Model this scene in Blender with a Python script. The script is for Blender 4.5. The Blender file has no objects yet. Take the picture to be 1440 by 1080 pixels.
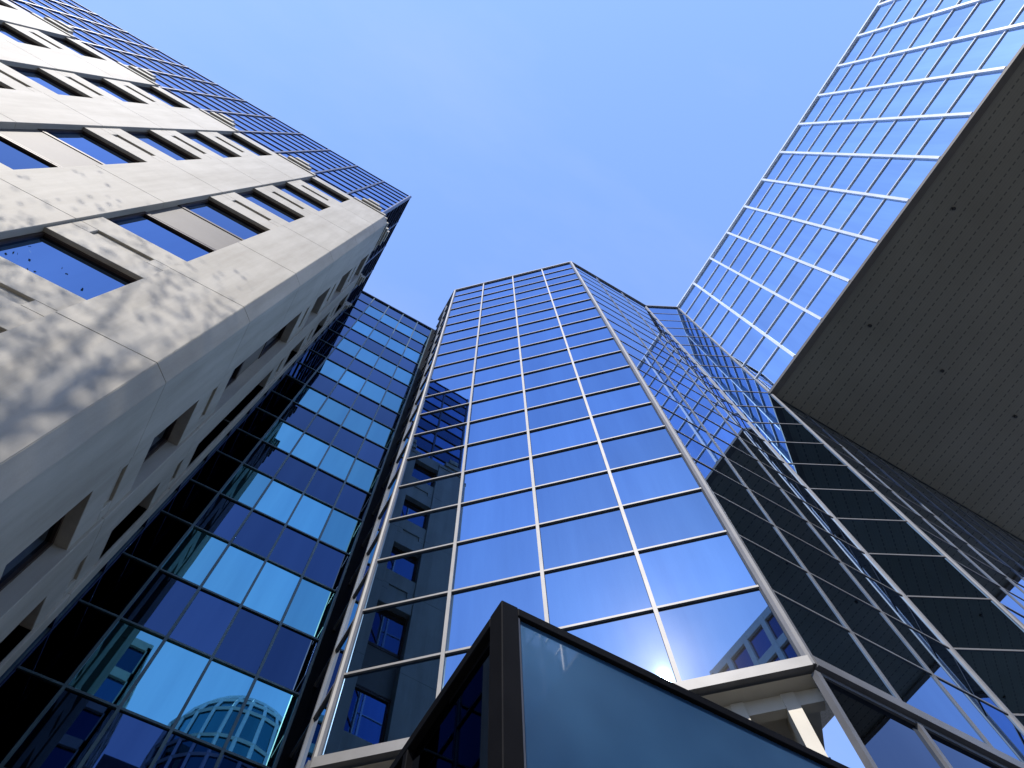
import bpy, math, random
from mathutils import Matrix, Vector
random.seed(7)
CZ=1.6   # camera height; all "h" values are heights above the camera eye
sc=bpy.context.scene
sc.view_settings.view_transform='Standard'
sc.view_settings.look='None'
sc.view_settings.exposure=0

# ------------------------------------------------------------------ materials
def newmat(name):
    m=bpy.data.materials.new(name); m.use_nodes=True
    nt=m.node_tree; b=nt.nodes['Principled BSDF']
    return m,nt,b
def noise(nt,scale,detail=4,rough=.55,coord='Object',stretch=None):
    tc=nt.nodes.new('ShaderNodeTexCoord'); n=nt.nodes.new('ShaderNodeTexNoise')
    n.inputs['Scale'].default_value=scale; n.inputs['Detail'].default_value=detail
    n.inputs['Roughness'].default_value=rough
    if stretch:
        mp=nt.nodes.new('ShaderNodeMapping'); mp.inputs['Scale'].default_value=stretch
        nt.links.new(tc.outputs[coord],mp.inputs[0]); nt.links.new(mp.outputs[0],n.inputs['Vector'])
    else: nt.links.new(tc.outputs[coord],n.inputs['Vector'])
    return n
def ramp(nt,src,stops):
    r=nt.nodes.new('ShaderNodeValToRGB')
    e=r.color_ramp.elements
    e[0].position=stops[0][0]; e[0].color=(*stops[0][1],1)
    e[1].position=stops[1][0]; e[1].color=(*stops[1][1],1)
    for p,c in stops[2:]:
        q=e.new(p); q.color=(*c,1)
    nt.links.new(src,r.inputs[0]); return r
def plain(name,col,rough=.5,metal=0,var=.15,scale=3,bump=0,spec=.5):
    m,nt,b=newmat(name)
    n=noise(nt,scale)
    r=ramp(nt,n.outputs['Fac'],[(.3,tuple(c*(1-var) for c in col)),(.7,tuple(min(1,c*(1+var)) for c in col))])
    nt.links.new(r.outputs[0],b.inputs['Base Color'])
    b.inputs['Roughness'].default_value=rough; b.inputs['Metallic'].default_value=metal
    b.inputs['Specular IOR Level'].default_value=spec
    if bump:
        bp=nt.nodes.new('ShaderNodeBump'); bp.inputs['Strength'].default_value=bump; bp.inputs['Distance'].default_value=.01
        n2=noise(nt,scale*12); nt.links.new(n2.outputs['Fac'],bp.inputs['Height']); nt.links.new(bp.outputs[0],b.inputs['Normal'])
    return m
def glass(name,col,rough=.012,dust=0,wob=.02,var=.10,wscale=.5):
    m,nt,b=newmat(name)
    at=nt.nodes.new('ShaderNodeAttribute'); at.attribute_name='tint'
    r=ramp(nt,at.outputs['Fac'],[(0,tuple(c*(1-var) for c in col)),(1,tuple(min(1,c*(1+var)) for c in col))])
    # rain streaks / uneven cleaning : slight vertical variation of the reflectance
    ns=noise(nt,1.0,5,.6,stretch=(1.6,1.6,.12)); rs=ramp(nt,ns.outputs['Fac'],[(.3,(.88,.88,.9)),(.7,(1.06,1.05,1.03))])
    ml=nt.nodes.new('ShaderNodeMixRGB'); ml.blend_type='MULTIPLY'; ml.inputs[0].default_value=1
    nt.links.new(r.outputs[0],ml.inputs[1]); nt.links.new(rs.outputs[0],ml.inputs[2])
    nt.links.new(ml.outputs[0],b.inputs['Base Color'])
    b.inputs['Metallic'].default_value=1; b.inputs['Roughness'].default_value=rough
    b.inputs['Specular Tint'].default_value=(.75,.85,1,1)
    n=noise(nt,wscale,1,.4)
    bp=nt.nodes.new('ShaderNodeBump'); bp.inputs['Strength'].default_value=wob; bp.inputs['Distance'].default_value=.1
    nt.links.new(n.outputs['Fac'],bp.inputs['Height']); nt.links.new(bp.outputs[0],b.inputs['Normal'])
    if dust>0:
        d=nt.nodes.new('ShaderNodeBsdfPrincipled'); d.inputs['Base Color'].default_value=(.5,.5,.5,1)
        d.inputs['Metallic'].default_value=.8; d.inputs['Roughness'].default_value=.2
        n2=noise(nt,.8,3,.5); r2=ramp(nt,n2.outputs['Fac'],[(.3,(dust*.8,)*3),(.8,(dust*1.3,)*3)])
        mx=nt.nodes.new('ShaderNodeMixShader'); nt.links.new(r2.outputs[0],mx.inputs[0])
        nt.links.new(b.outputs[0],mx.inputs[1]); nt.links.new(d.outputs[0],mx.inputs[2])
        nt.links.new(mx.outputs[0],nt.nodes['Material Output'].inputs[0])
    return m
def stone_mat():
    m,nt,b=newmat('pale_limestone')
    n=noise(nt,.6,8,.65); n2=noise(nt,1.0,5,.6,stretch=(2.5,2.5,.25)); n3=noise(nt,40,3,.6)
    r=ramp(nt,n.outputs['Fac'],[(.3,(.395,.36,.295)),(.7,(.475,.44,.37))])
    r2=ramp(nt,n2.outputs['Fac'],[(.3,(.78,.765,.74)),(.6,(1,1,1))])
    mx=nt.nodes.new('ShaderNodeMixRGB'); mx.blend_type='MULTIPLY'; mx.inputs[0].default_value=1
    nt.links.new(r.outputs[0],mx.inputs[1]); nt.links.new(r2.outputs[0],mx.inputs[2])
    r3=ramp(nt,n3.outputs['Fac'],[(.3,(.95,.95,.95)),(.7,(1,1,1))])
    mx2=nt.nodes.new('ShaderNodeMixRGB'); mx2.blend_type='MULTIPLY'; mx2.inputs[0].default_value=1
    nt.links.new(mx.outputs[0],mx2.inputs[1]); nt.links.new(r3.outputs[0],mx2.inputs[2])
    nt.links.new(mx2.outputs[0],b.inputs['Base Color'])
    b.inputs['Roughness'].default_value=.7
    bp=nt.nodes.new('ShaderNodeBump'); bp.inputs['Strength'].default_value=.15; bp.inputs['Distance'].default_value=.006
    nt.links.new(n3.outputs['Fac'],bp.inputs['Height']); nt.links.new(bp.outputs[0],b.inputs['Normal'])
    return m
def soffit_mat():
    m,nt,b=newmat('perforated_metal_soffit')
    tc=nt.nodes.new('ShaderNodeTexCoord'); sp=nt.nodes.new('ShaderNodeSeparateXYZ'); nt.links.new(tc.outputs['Object'],sp.inputs[0])
    def math_(op,a,bv):
        k=nt.nodes.new('ShaderNodeMath'); k.operation=op
        if hasattr(a,'links'): nt.links.new(a,k.inputs[0])
        else: k.inputs[0].default_value=a
        if hasattr(bv,'links'): nt.links.new(bv,k.inputs[1])
        else: k.inputs[1].default_value=bv
        return k.outputs[0]
    fy=math_('FRACT',math_('DIVIDE',sp.outputs['Y'],.26),0)
    fx=math_('FRACT',math_('DIVIDE',sp.outputs['X'],.50),0)
    sy=math_('LESS_THAN',fy,.6); sx=math_('LESS_THAN',fx,.12)
    slot=math_('MULTIPLY',sy,sx)
    rib=math_('LESS_THAN',math_('FRACT',math_('DIVIDE',sp.outputs['X'],.125),0),.10)
    tot=math_('MAXIMUM',math_('MULTIPLY',slot,.7),math_('MULTIPLY',rib,.25))
    n=noise(nt,.35,6,.6)
    r=ramp(nt,n.outputs['Fac'],[(.3,(.225,.205,.15)),(.7,(.28,.255,.19))])
    mx=nt.nodes.new('ShaderNodeMixRGB'); nt.links.new(tot,mx.inputs[0]); nt.links.new(r.outputs[0],mx.inputs[1]); mx.inputs[2].default_value=(.05,.045,.035,1)
    nt.links.new(mx.outputs[0],b.inputs['Base Color']); b.inputs['Roughness'].default_value=.5
    return m
M={}
M['tower']=glass('blue_mirror_glass',(.175,.30,.475),wob=.010,dust=.0035,var=.13)
M['dark']=glass('dark_tinted_glass',(.09,.10,.13),wob=.02)
M['vision']=glass('turquoise_vision_glass',(.115,.32,.385),wob=.03,var=.22)
M['navy']=glass('navy_spandrel_glass',(.032,.06,.125),wob=.02,var=.25)
M['upper']=glass('deep_blue_glass',(.14,.24,.44),wob=.012)
M['bridge']=glass('pale_mirror_glass',(.50,.63,.78),wob=.02)
M['window']=glass('office_window_glass',(.07,.14,.27),wob=.02,var=.3)
M['alu']=plain('grey_aluminium',(.165,.165,.17),.5,.2,.12,2)
M['alud']=plain('dark_aluminium',(.07,.075,.09),.45,.4,.2,2)
M['navyal']=plain('navy_aluminium',(.02,.025,.06),.4,.4,.2,2)
M['green']=plain('green_grey_aluminium',(.08,.12,.12),.4,.5,.2,2)
M['white']=plain('white_coated_aluminium',(.76,.78,.82),.4,.05,.08,1.5)
M['black']=plain('black_coated_steel',(.005,.005,.006),.6,.0,.3,2,spec=.04)
M['bronze']=plain('bronze_window_frame',(.045,.028,.02),.5,.1,.2,3,spec=.3)
M['taupe']=plain('taupe_metal_panel',(.15,.132,.11),.6,.0,.1,1,spec=.3)
M['stone']=stone_mat()
M['cream']=plain('cream_painted_metal',(.58,.54,.45),.55,0,.08,1.2)
M['soffit']=soffit_mat()
M['roof']=plain('roof_gravel',(.2,.2,.19),.9,0,.3,6,.5)
M['beige']=plain('beige_render',(.25,.21,.16),.8,0,.12,.7,.2)
M['slate']=plain('slate_roof',(.08,.085,.1),.6,0,.2,2)
M['asphalt']=plain('asphalt',(.05,.05,.052),.9,0,.25,2,.5)
M['paving']=plain('stone_paving',(.23,.21,.175),.8,0,.15,.8,.3)
M['paint']=plain('road_paint',(.75,.75,.72),.6,0,.08,2)
M['bark']=plain('bark',(.13,.10,.075),.9,0,.3,3,.6)
M['leaf']=plain('leaves',(.06,.10,.03),.6,0,.4,1.2)
M['lamp']=plain('dark_fitting',(.02,.018,.015),.5,0,.1,2)
m_,nt_,b_=newmat('steel_blue_enamel_glass')
n_=noise(nt_,.75,3,.5); r_=ramp(nt_,n_.outputs['Fac'],[(.32,(.014,.048,.115)),(.70,(.04,.115,.225))])
nt_.links.new(r_.outputs[0],b_.inputs['Base Color']); b_.inputs['Roughness'].default_value=.3
b_.inputs['Specular IOR Level'].default_value=.3
b_.inputs['Coat Weight'].default_value=.6; b_.inputs['Coat Roughness'].default_value=.02
M['panel']=m_

# ------------------------------------------------------------------ mesh builder
class MB:
    def __init__(s): s.v=[];s.f=[];s.m=[];s.t=[];s.mats=[]
    def mi(s,k):
        if k not in s.mats: s.mats.append(k)
        return s.mats.index(k)
    def quad(s,pts,k,t=.5):
        i=len(s.v); s.v+=pts; s.f.append(tuple(range(i,i+len(pts)))); s.m.append(s.mi(k)); s.t.append(t)
    def hexa(s,c,k,t=.5):
        i=len(s.v); s.v+=c
        for f in ((0,3,2,1),(4,5,6,7),(0,1,5,4),(1,2,6,5),(2,3,7,6),(3,0,4,7)):
            s.f.append(tuple(i+j for j in f)); s.m.append(s.mi(k)); s.t.append(t)
    def box(s,x0,x1,y0,y1,h0,h1,k,t=.5):
        z0=h0+CZ;z1=h1+CZ
        s.hexa([(x0,y0,z0),(x1,y0,z0),(x1,y1,z0),(x0,y1,z0),(x0,y0,z1),(x1,y0,z1),(x1,y1,z1),(x0,y1,z1)],k,t)
    def obj(s,name,parent=None,bevel=0):
        me=bpy.data.meshes.new(name); me.from_pydata(s.v,[],s.f); me.update()
        for k in s.mats: me.materials.append(M[k])
        me.polygons.foreach_set('material_index',s.m)
        a=me.attributes.new('tint','FLOAT','FACE'); a.data.foreach_set('value',s.t)
        o=bpy.data.objects.new(name,me); sc.collection.objects.link(o)
        if parent: o.parent=parent
        if bevel:
            b=o.modifiers.new('bevel','BEVEL'); b.width=bevel; b.segments=1
        return o
def empty(name):
    e=bpy.data.objects.new(name,None); sc.collection.objects.link(e); return e
class Fac:
    """wall running P0->P1, outward normal to the right of that direction"""
    def __init__(s,P0,P1):
        s.P=Vector(P0); d=Vector(P1)-s.P; s.L=d.length; s.t=d/s.L; s.n=Vector((s.t.y,-s.t.x))
    def pt(s,a,d,h):
        p=s.P+s.t*a+s.n*d; return (p.x,p.y,h+CZ)
    def box(s,mb,a0,a1,d0,d1,h0,h1,k,t=.5):
        mb.hexa([s.pt(a0,d1,h0),s.pt(a1,d1,h0),s.pt(a1,d0,h0),s.pt(a0,d0,h0),
                 s.pt(a0,d1,h1),s.pt(a1,d1,h1),s.pt(a1,d0,h1),s.pt(a0,d0,h1)],k,t)
    def pane(s,mb,a0,a1,h0,h1,k,d=0,tilt=.0018,t=None):
        ta=random.gauss(0,tilt);tb=random.gauss(0,tilt)
        ac=(a0+a1)/2;hc=(h0+h1)/2
        f=lambda a,h:s.pt(a,d+ta*(a-ac)+tb*(h-hc),h)
        mb.quad([f(a0,h0),f(a1,h0),f(a1,h1),f(a0,h1)],k,random.random() if t is None else t)
    def curtain(s,gl,mu,cols,rows,kfun,mk,vw,hw,vd=.06,hd=.045,tilt=.0018,mkh=None,skip_first=False,skip_last=False):
        for j in range(len(rows)-1):
            for i in range(len(cols)-1):
                k=kfun(i,j)
                if k: s.pane(gl,cols[i],cols[i+1],rows[j],rows[j+1],k,tilt=tilt)
        for i,a in enumerate(cols):
            if i==0 and skip_first: continue
            if i==len(cols)-1 and skip_last: continue
            s.box(mu,a-vw/2,a+vw/2,-.05,vd,rows[0],rows[-1],mk)
        for h in rows:
            s.box(mu,cols[0],cols[-1],-.05,hd,h-hw/2,h+hw/2,mkh or mk)
def lin(a,b,n): return [a+(b-a)*i/n for i in range(n+1)]

# ------------------------------------------------------------------ faceted glass tower
T=empty('glass_office_tower'); H=46.0; HB=8.74; NR=20
V=[(2.09,11.7),(2.09,9.45),(7.69,4.08),(13.5,4.08),(15.45,3.08),(46,3.08)]
rows=lin(HB,H,NR); P=rows[1]-rows[0]; HS=H-9*P
gl=MB();mu=MB()
ncol=[2,4,3,1,16]
for k in range(5):
    F=Fac(V[k],V[k+1]); c=lin(0,F.L,ncol[k])
    if k<2: F.curtain(gl,mu,c,rows,lambda i,j:'tower','alu',.075,.055,.06,.045,tilt=.0016,skip_first=True,skip_last=True)
    else: F.curtain(gl,mu,c,rows,lambda i,j:'tower','alu',.065,.05,.028,.02,tilt=.0014,skip_first=True,skip_last=True)
import bmesh
def cyl(mb,p,r,h0,h1,k,n=10):
    ring=[(p[0]+r*math.cos(6.28318*i/n),p[1]+r*math.sin(6.28318*i/n)) for i in range(n)]
    for i in range(n):
        a=ring[i];b=ring[(i+1)%n]
        mb.quad([(a[0],a[1],h0+CZ),(b[0],b[1],h0+CZ),(b[0],b[1],h1+CZ),(a[0],a[1],h1+CZ)],k)
    mb.quad([(a[0],a[1],h1+CZ) for a in ring],k); mb.quad([(a[0],a[1],h0+CZ) for a in ring[::-1]],k)
for p,r in ((V[1],.085),(V[2],.105),(V[3],.065),(V[4],.065)): cyl(mu,p,r,HB-.2,H+.1,'alu')
for k in range(5):
    F=Fac(V[k],V[k+1]); F.box(mu,0,F.L,-.3,.09,H+.035,H+.16,'alu')
    F.box(mu,0,F.L,-.25,.12,HB-.24,HB-.035,'alu')
gl.obj('glass_panes',T); mu.obj('mullions',T)
core=MB()
core.quad([(x,y,H+.1+CZ) for x,y in [(2.2,11.7),(2.2,9.5),(7.75,4.2),(13.5,4.2),(15.5,3.2),(46,3.2),(46,40),(2.2,40)]],'roof')
core.obj('roof',T)
lo=MB();lm=MB()
lrows=[-CZ,1.3,4.3,6.4,HB-.3]
for k in (2,3,4):
    F=Fac(V[k],V[k+1]); c=lin(0,F.L,ncol[k])
    F.curtain(lo,lm,c,lrows,lambda i,j:'dark','alu',.10,.08,.05,.035,tilt=.003,skip_last=True)
F=Fac(V[0],V[1]); F.curtain(lo,lm,lin(0,F.L,2),lrows,lambda i,j:'dark','alud',.08,.08,tilt=.003)
F=Fac(V[1],V[2]); R=1.7
G=Fac(tuple(F.P-F.n*R),tuple(F.P-F.n*R+F.t*F.L))
G.curtain(lo,lm,lin(0,F.L,6),lrows,lambda i,j:'dark','cream',.12,.14,tilt=.003)
lo.quad([F.pt(0,0,HB-.285),F.pt(0,-R-.1,HB-.285),F.pt(F.L,-R-.1,HB-.285),F.pt(F.L,0,HB-.285)],'cream')
F.box(lm,0,F.L,-.45,-.27,HB-.55,HB-.29,'cream')
for i,a in enumerate((.35,2.3,4.2,5.6,6.55,7.3)):
    F.box(lm,a-.10,a+.10,-.50,-.24,-CZ,HB-.30,'cream')
    F.box(lm,a-.05,a+.05,-.9,-.51,-CZ,HB-.30,'cream')
for h in (2.2,5.4): F.box(lm,0,F.L,-.42,-.32,h,h+.18,'cream')
lo.obj('lower_glass',T); lm.obj('entrance_columns',T)

# ------------------------------------------------------------------ bridge building
B=empty('glass_bridge_building'); BX=15.45; BE=31.6; BS=-46
gl=MB();mu=MB()
F=Fac((BX,3.08),(BX,BS)); n=26; c=lin(0,F.L,n); br=[H-P*i for i in range(9,-1,-1)]
F.curtain(gl,mu,c,br,lambda i,j:'bridge','white',.12,.06,.12,.06,tilt=.0022,skip_first=True)
F.box(mu,0,F.L,-.3,.13,H+.03,H+.2,'white')
F.box(mu,0,F.L,-.2,.10,br[0]-.22,br[0]-.03,'taupe')
G=Fac((BE,BS),(BE,3.08)); G.curtain(gl,mu,lin(0,G.L,n),br,lambda i,j:'bridge','white',.085,.055,.10,.06)
G.box(mu,0,G.L,-.3,.13,H+.03,H+.2,'white'); G.box(mu,0,G.L,-.2,.10,br[0]-.22,br[0]-.03,'taupe')
S=Fac((BX,BS),(BE,BS)); S.curtain(gl,mu,lin(0,S.L,9),br,lambda i,j:'bridge','white',.085,.055,.10,.06)
gl.obj('glass_panes',B); mu.obj('mullions',B)
so=MB(); so.quad([(BX+.15,BS,HS-.1+CZ),(BX+.15,3.05,HS-.1+CZ),(BE-.15,3.05,HS-.1+CZ),(BE-.15,BS,HS-.1+CZ)],'soffit')
so.quad([(BX,BS,H+.1+CZ),(BE,BS,H+.1+CZ),(BE,3.08,H+.1+CZ),(BX,3.08,H+.1+CZ)],'roof')
so.obj('soffit_panels',B)
lf=MB()
for yy in (-1.5,-7,-12.5,-18):
    for xx in (17.2,21.4,25.6,29.8):
        cyl(lf,(xx+random.uniform(-.1,.1),yy),.07,HS-.16,HS-.09,'lamp',12)
lf.obj('soffit_fittings',B)
pl=MB()
for xx in (19,28): cyl(pl,(xx,-40),.7,-CZ,HS-.1,'cream',20)
pl.obj('support_columns',B)

# ------------------------------------------------------------------ stone building with glass upper storeys
SB=empty('stone_office_building')
st=MB();wn=MB();fr=MB()
ST=31.8; FP=3.62
wins=[(10.62+FP*i,12.42+FP*i) for i in range(-3,6)]
def stone_face(F,segs,start_a,end_a,rec,sp):
    prev=start_a
    for (a0,a1) in segs+[(end_a,None)]:
        cuts=[-CZ]+[w[1]+.92 for w in wins if w[1]+.92<ST-1]+[ST-.9]
        for q in range(len(cuts)-1):
            F.box(st,prev,a0,-.6,0,cuts[q]+.003,cuts[q+1]-.003,'stone')
        F.box(st,prev+.01,a0-.01,-.58,-.008,-CZ,ST-.9,'stone')
        wid=a0-prev
        F.box(st,prev+.0,a0-.0,-.6,.04,ST-.89,ST-.62,'stone')
        F.box(st,prev+.2*wid,a0-.2*wid,-.6,.12,ST-.61,ST-.25,'stone')
        F.box(st,prev+.32*wid,a0-.32*wid,-.6,.18,ST-.24,ST+.12,'stone')
        if a1 is None: break
        prevtop=-CZ
        for qi,(b,t) in enumerate([w for w in wins]+[(ST-.55,None)]):
            g0=prevtop;g1=b
            metal=(abs(g0-16.04)<.3) or (abs(g0-(16.04-4*FP))<.3)
            if metal:
                F.box(st,a0,a1,-.6,-rec+.03,g0,g1,'taupe')
                F.box(fr,a0,a1,-rec+.03,-rec+.05,g0+.02,g0+.07,'bronze'); F.box(fr,a0,a1,-rec+.03,-rec+.05,g1-.07,g1-.02,'bronze')
            else:
                sw=(a1-a0); c0=a0+.2*sw;c1=a1-.2*sw; hm=(g0+g1)/2; s0=hm-.16;s1=hm+.16
                if g1-g0>1.2:
                    F.box(st,a0,a1,-.6,-sp,g0,s0,'stone'); F.box(st,a0,a1,-.6,-sp,s1,g1,'stone')
                    F.box(st,a0,c0,-.6,-sp,s0,s1,'stone'); F.box(st,c1,a1,-.6,-sp,s0,s1,'stone')
                    F.box(st,c0,c1,-.6,-sp-.05,s0,s1,'stone')
                else: F.box(st,a0,a1,-.6,-sp,g0,g1,'stone')
            if t is None: break
            F.pane(wn,a0,a1,b,t,'window',d=-rec,tilt=.003)
            w=.065
            F.box(fr,a0,a0+w,-rec-.01,-rec+.05,b,t,'bronze');F.box(fr,a1-w,a1,-rec-.01,-rec+.05,b,t,'bronze')
            F.box(fr,a0+w,a1-w,-rec-.01,-rec+.04,b,b+w,'bronze');F.box(fr,a0+w,a1-w,-rec-.01,-rec+.05,t-w,t,'bronze')
            prevtop=t
        prev=a1
X0=-45.0
F=Fac((X0,5.0),(-2.5,5.0)); end=F.L
bays=[]
x=-4.2
while x>-42:
    bays.append((x-1.8-X0,x-X0)); x-=3.45
bays.sort()
stone_face(F,bays,0,end-.22,.19,.05)
F2=Fac((-2.5,5.0),(-2.5,9.6))
stone_face(F2,[(1.55,2.75),(3.45,4.3)],.22,F2.L,.30,.05)
for q in range(9):
    cuts=[-CZ]+[w[1]+.92 for w in wins if w[1]+.92<ST-1]+[ST-.9]
    if q>=len(cuts)-1: break
    z0=cuts[q]+.003+CZ; z1=cuts[q+1]-.003+CZ
    ring=[(-2.72,5.0),(-2.5,5.22),(-2.72,5.22)]
    i=len(st.v); st.v+=[(a,b,z0) for a,b in ring]+[(a,b,z1) for a,b in ring]
    for f in ((0,1,4,3),(1,2,5,4),(2,0,3,5),(2,1,0),(3,4,5)):
        st.f.append(tuple(i+j for j in f)); st.m.append(st.mi('stone')); st.t.append(.5)
st.box(X0,-2.62,5.12,9.6,ST-.5,ST-.28,'stone')
st.box(-3.1,-2.55,9.3,9.6,-CZ,ST-.3,'stone')
st.obj('stone_walls',SB,bevel=.008); wn.obj('windows',SB); fr.obj('window_frames',SB)
gl=MB();mu=MB(); TH=43.0
F=Fac((X0,5.25),(-3.0,5.25)); ur=[ST-.3+ (TH-ST+.3)*i/9 for i in range(10)]
F.curtain(gl,mu,[F.L-1.72*i for i in range(24,-1,-1)],ur,lambda i,j:'upper','navyal',.09,.055,.05,.035,tilt=.0012)
F=Fac((-3.0,5.25),(-3.0,11.7)); F.curtain(gl,mu,lin(0,F.L,4),ur,lambda i,j:'navy' if j%2 else 'upper','navyal',.09,.06,.07,.05,tilt=.0012)
cyl(mu,(-3.0,5.25),.08,ST-.3,TH+.1,'navyal')
F=Fac((-3.0,9.6),(-3.0,11.7)); F.curtain(gl,mu,lin(0,F.L,1),lin(-CZ,ST-.3,18),lambda i,j:'navy','navyal',.09,.06,tilt=.0012)
gl.quad([(X0,5.3,TH+CZ),(-3.05,5.3,TH+CZ),(-3.05,25,TH+CZ),(X0,25,TH+CZ)],'roof')
gl.obj('upper_glass',SB); mu.obj('upper_mullions',SB)

# ------------------------------------------------------------------ banded blue glass building between
BB=empty('banded_glass_office_building')
gl=MB();mu=MB()
F=Fac((-3.0,11.7),(2.09,11.7))
cols=[0,.9]+[.9+ (4.09-.13)/4*i for i in range(1,5)]
b=[]
for k in range(-3,9):
    cc=11.2+3.63*k
    b.append((cc-.95,cc+.95))
rws=[-CZ]; kd=[]
for lo_,hi_ in b:
    if lo_>rws[-1]: rws.append(lo_); kd.append('navy')
    rws.append(hi_); kd.append('vision')
rws.append(TH); kd.append('navy')
F.curtain(gl,mu,cols,rws,lambda i,j:'navy' if i==0 else kd[j],'green',.06,.05,.05,.04,tilt=.0028)
F.box(mu,cols[-1]+.03,F.L,-.1,.10,-CZ,TH,'black')
F.box(mu,0,F.L,-.3,.08,TH+.03,TH+.15,'navyal')
gl.quad([(-3,11.7,TH+.1+CZ),(2.09,11.7,TH+.1+CZ),(2.09,40,TH+.1+CZ),(-3,40,TH+.1+CZ)],'roof')
gl.obj('glass_panes',BB); mu.obj('mullions',BB)

# ------------------------------------------------------------------ entrance pavilion (black frame)
K=empty('glass_entrance_pavilion')
gl=MB();mu=MB(); kx,ky,kh=1.26,2.17,3.5
S=Fac((kx,ky),(6.6,ky)); W=Fac((kx,7.6),(kx,ky))
S.pane(gl,.13,2.95,-CZ,kh-.07,'panel',d=-.03,tilt=.001); S.pane(gl,3.05,5.2,-CZ,kh-.07,'panel',d=-.03,tilt=.001)
S.box(mu,0,.11,-.14,.0,-CZ,kh,'black'); S.box(mu,.11,.13,-.14,-.012,-CZ,kh-.07,'alud')
S.box(mu,2.95,3.05,-.12,-.004,-CZ,kh-.07,'black'); S.box(mu,5.2,5.34,-.16,0,-CZ,kh-.07,'black')
S.box(mu,.11,S.L,-.14,-.002,kh-.07,kh,'black')
n=5; ww=(W.L-.14)/n
for i in range(n):
    a=ww*i
    W.pane(gl,a+.03,a+ww-.03,-CZ,kh-.08,'dark',d=-.05,tilt=.001)
    W.box(mu,a-.03,a+.03,-.12,-.004,-CZ,kh-.08,'black')
for h in (.9,): W.box(mu,0,W.L-.14,-.1,-.01,h,h+.06,'black')
W.box(mu,0,W.L-.141,-.14,-.002,kh-.08,kh,'black')
mu.box(kx+.05,6.55,ky+.05,7.6,kh-.12,kh-.03,'black')
gl.obj('glass_panels',K); mu.obj('steel_frame',K,bevel=.005)

# ------------------------------------------------------------------ buildings behind the viewpoint (seen mirrored in the glass)
def frame_tower(name,x0,x1,y0,y1,h,wk,gk,fw,fh,mw,sm=.5):
    e=empty(name); g=MB();w=MB()
    for P0,P1 in (((x1,y1),(x0,y1)),((x0,y1),(x0,y0)),((x0,y0),(x1,y0)),((x1,y0),(x1,y1))):
        F=Fac(P0,P1); nc=max(1,round(F.L/fw)); c=lin(0,F.L,nc); r=lin(-CZ,h,max(1,round((h+CZ)/fh)))
        for j in range(len(r)-1):
            for i in range(nc): F.pane(g,c[i],c[i+1],r[j],r[j+1],gk,d=-.3)
        for a in c: F.box(w,max(0,a-mw/2),min(F.L,a+mw/2),-.35,.0,-CZ,h,wk)
        for q in r: F.box(w,0,F.L,-.35,-.04,q-sm,q+sm,wk)
    w.box(x0+.1,x1-.1,y0+.1,y1-.1,h,h+.4,'roof')
    g.obj('windows',e); w.obj('walls',e); return e
frame_tower('white_office_tower',-18,-5.5,-44,-30,54,'cream','window',2.4,3.6,.5,.45)
ab=frame_tower('stone_apartment_building',-42,-19,-40,-26,20,'beige','dark',2.6,3.4,1.3,.7)
ab2=frame_tower('stone_apartment_building.001',-5,15,-29,-27,37,'beige','dark',2.4,3.4,1.2,.75)
m=MB()
m.box(-5.3,15.3,-29.3,-26.6,37.8,38.2,'beige')
m.box(-4,14,-28.8,-27.4,38.2,40.2,'slate'); m.obj('mansard_roof',ab2)
m=MB(); m.box(-42.3,-18.7,-40.3,-25.6,20.5,20.8,'beige'); m.box(-41,-20,-39,-27,20.8,23.2,'slate'); m.obj('mansard_roof',ab)
D=empty('lattice_glass_rotunda')
bm=bmesh.new()
NS=26; R7=6.5; cxr,cyr=5.2,-38
prof=[(R7,-CZ),(R7,36)]+[(R7,36+1.9*i) for i in range(1,7)]+[(R7*math.cos(t),49+6.5*math.sin(t)) for t in (math.radians(a) for a in (14,28,42,56,70,82))]
rings=[]
for rr,hh in prof: rings.append([bm.verts.new((cxr+rr*math.cos(2*math.pi*i/NS),cyr+rr*math.sin(2*math.pi*i/NS),hh+2.2+CZ)) for i in range(NS)])
for a,b_ in zip(rings,rings[1:]):
    for i in range(NS): bm.faces.new((a[i],a[(i+1)%NS],b_[(i+1)%NS],b_[i]))
bm.faces.new(rings[-1])
me=bpy.data.meshes.new('glazing'); bm.to_mesh(me)
me.materials.append(M['vision']); o=bpy.data.objects.new('glazing',me); sc.collection.objects.link(o); o.parent=D
me2=me.copy(); me2.materials.clear(); me2.materials.append(M['white']); o2=bpy.data.objects.new('lattice',me2); sc.collection.objects.link(o2); o2.parent=D
wf=o2.modifiers.new('w','WIREFRAME'); wf.thickness=.36; wf.offset=.6

# ------------------------------------------------------------------ unseen tree, added to cast dappled shade on the stone facade
TR=empty('added_shade_tree')
def limb(mb,pts,n=8):
    prev=None
    for p,r in pts:
        ring=[(p[0]+r*math.cos(6.2832*i/n),p[1]+r*math.sin(6.2832*i/n),p[2]) for i in range(n)]
        if prev:
            for i in range(n): mb.quad([prev[i],prev[(i+1)%n],ring[(i+1)%n],ring[i]],'bark')
        prev=ring
tb=MB(); lv=MB(); tx,ty=-11.6,-5.2
limb(tb,[((tx,ty,-.1),.45),((tx+.1,ty,3),.35),((tx-.1,ty+.1,9),.27),((tx,ty,15),.17),((tx+.2,ty,20),.09),((tx,ty,26),.03)])
cl=[]
for i in range(34):
    a=random.uniform(0,6.28); h=random.uniform(13.5,27); R_=3.7*math.sqrt(max(.08,1-((h-20.0)/8)**2))*random.uniform(.35,1)
    e_=(tx+R_*math.cos(a),ty+R_*math.sin(a),h)
    limb(tb,[((tx,ty,h-2.5),.06),(((tx+e_[0])/2,(ty+e_[1])/2,h-1),.04),(e_,.02)],5); cl.append(e_)
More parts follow.
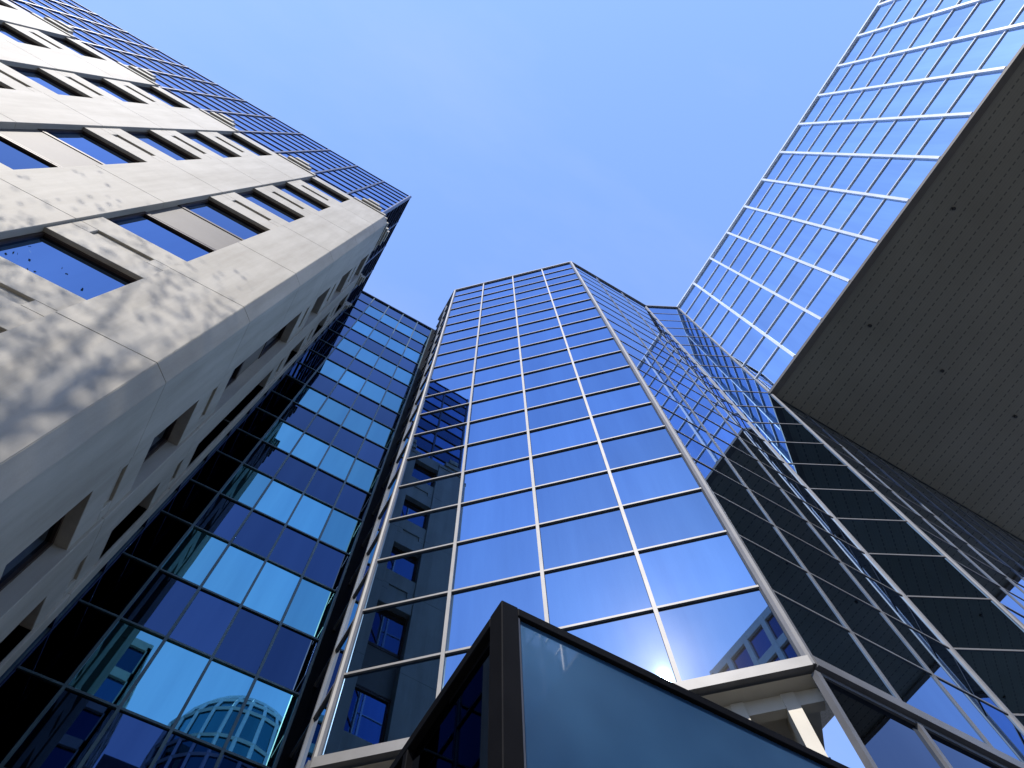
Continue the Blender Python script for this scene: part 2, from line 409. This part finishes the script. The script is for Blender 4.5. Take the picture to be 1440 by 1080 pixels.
for c in cl:
    for j in range(400):
        p=Vector([random.gauss(c[k],(.95,.95,.30)[k]) for k in range(3)])
        u=Vector([random.gauss(0,1) for _ in range(3)]).normalized(); w=u.orthogonal().normalized(); w=Matrix.Rotation(random.uniform(0,6.28),3,u)@w; q=u.cross(w)
        s_=random.uniform(.045,.075)
        lv.quad([tuple(p+w*s_),tuple(p+q*s_*.7),tuple(p-w*s_),tuple(p-q*s_*.7)],'leaf')
tb.obj('trunk_and_limbs',TR); lv.obj('leaves',TR)

# ------------------------------------------------------------------ ground
def sheet(name,x0,x1,y0,y1,z,k):
    m=MB(); m.quad([(x0,y0,z),(x1,y0,z),(x1,y1,z),(x0,y1,z)],k); return m.obj(name)
sheet('ground',-600,600,-600,600,0,'paving')
sheet('road',-300,300,-22,-12,.004,'asphalt')
m=MB()
for i in range(-40,40): m.quad([(i*6,-17.07,.008),(i*6+3,-17.07,.008),(i*6+3,-16.93,.008),(i*6,-16.93,.008)],'paint')
m.obj('road_markings')
m=MB(); m.box(-300,300,-12,-11.8,-CZ,-CZ+.12,'stone'); m.box(-300,300,-22.2,-22,-CZ,-CZ+.12,'stone'); m.obj('kerb')

# ------------------------------------------------------------------ light
S_dir=Vector((-.60,-.72,1.0)).normalized()
el=math.asin(S_dir.z); rot=math.atan2(S_dir.x,S_dir.y)
w=bpy.data.worlds.new('World'); sc.world=w; w.use_nodes=True; nt=w.node_tree
sky=nt.nodes.new('ShaderNodeTexSky'); sky.sky_type='NISHITA'; sky.sun_disc=False
sky.sun_elevation=el; sky.sun_rotation=rot; sky.altitude=0; sky.air_density=1.0; sky.dust_density=.3; sky.ozone_density=1.5
gm=nt.nodes.new('ShaderNodeGamma'); gm.inputs[1].default_value=.68
mu_=nt.nodes.new('ShaderNodeMixRGB'); mu_.blend_type='MULTIPLY'; mu_.inputs[0].default_value=1; mu_.inputs[2].default_value=(2.05,2.58,3.85,1)
nt.links.new(sky.outputs[0],gm.inputs[0]); nt.links.new(gm.outputs[0],mu_.inputs[1])
tc=nt.nodes.new('ShaderNodeTexCoord'); mp=nt.nodes.new('ShaderNodeMapping'); mp.inputs['Scale'].default_value=(1.2,3.0,1.5); mp.inputs['Rotation'].default_value=(.2,.3,.9)
nz=nt.nodes.new('ShaderNodeTexNoise'); nz.inputs['Scale'].default_value=1.3; nz.inputs['Detail'].default_value=7; nz.inputs['Roughness'].default_value=.55
nt.links.new(tc.outputs['Generated'],mp.inputs[0]); nt.links.new(mp.outputs[0],nz.inputs['Vector'])
cr=ramp(nt,nz.outputs['Fac'],[(.42,(0,0,0)),(.75,(.25,.25,.25))])
hz=nt.nodes.new('ShaderNodeMixRGB'); hz.inputs[2].default_value=(4.4,5.1,6.4,1)
nt.links.new(cr.outputs[0],hz.inputs[0]); nt.links.new(mu_.outputs[0],hz.inputs[1])
nt.links.new(hz.outputs[0],nt.nodes['Background'].inputs[0]); nt.nodes['Background'].inputs[1].default_value=.15
sl=bpy.data.lights.new('sun','SUN'); sl.energy=5.0; sl.angle=math.radians(.6); sl.color=(1,.94,.86)
so_=bpy.data.objects.new('sun',sl); sc.collection.objects.link(so_)
so_.rotation_euler=S_dir.to_track_quat('Z','Y').to_euler()

# ------------------------------------------------------------------ camera
up_c=Vector((-18,-340,1000)).normalized()
fh=(Vector((0,0,1))-up_c*up_c.z).normalized(); rr=fh.cross(up_c)
th=math.radians(57)
def toworld(v):
    r_,f_,u_=v.dot(rr),v.dot(fh),v.dot(up_c)
    return Vector((math.sin(th)*r_+math.cos(th)*f_, -math.cos(th)*r_+math.sin(th)*f_, u_))
cx=toworld(Vector((1,0,0))); cy=toworld(Vector((0,-1,0))); cz=toworld(Vector((0,0,-1)))
cam=bpy.data.cameras.new('camera'); cam.sensor_width=36; cam.lens=25; cam.clip_end=3000; cam.clip_start=.05
co=bpy.data.objects.new('camera',cam); sc.collection.objects.link(co)
mt=Matrix((cx,cy,cz)).transposed().to_4x4(); mt.translation=(0,0,CZ); co.matrix_world=mt
sc.camera=co
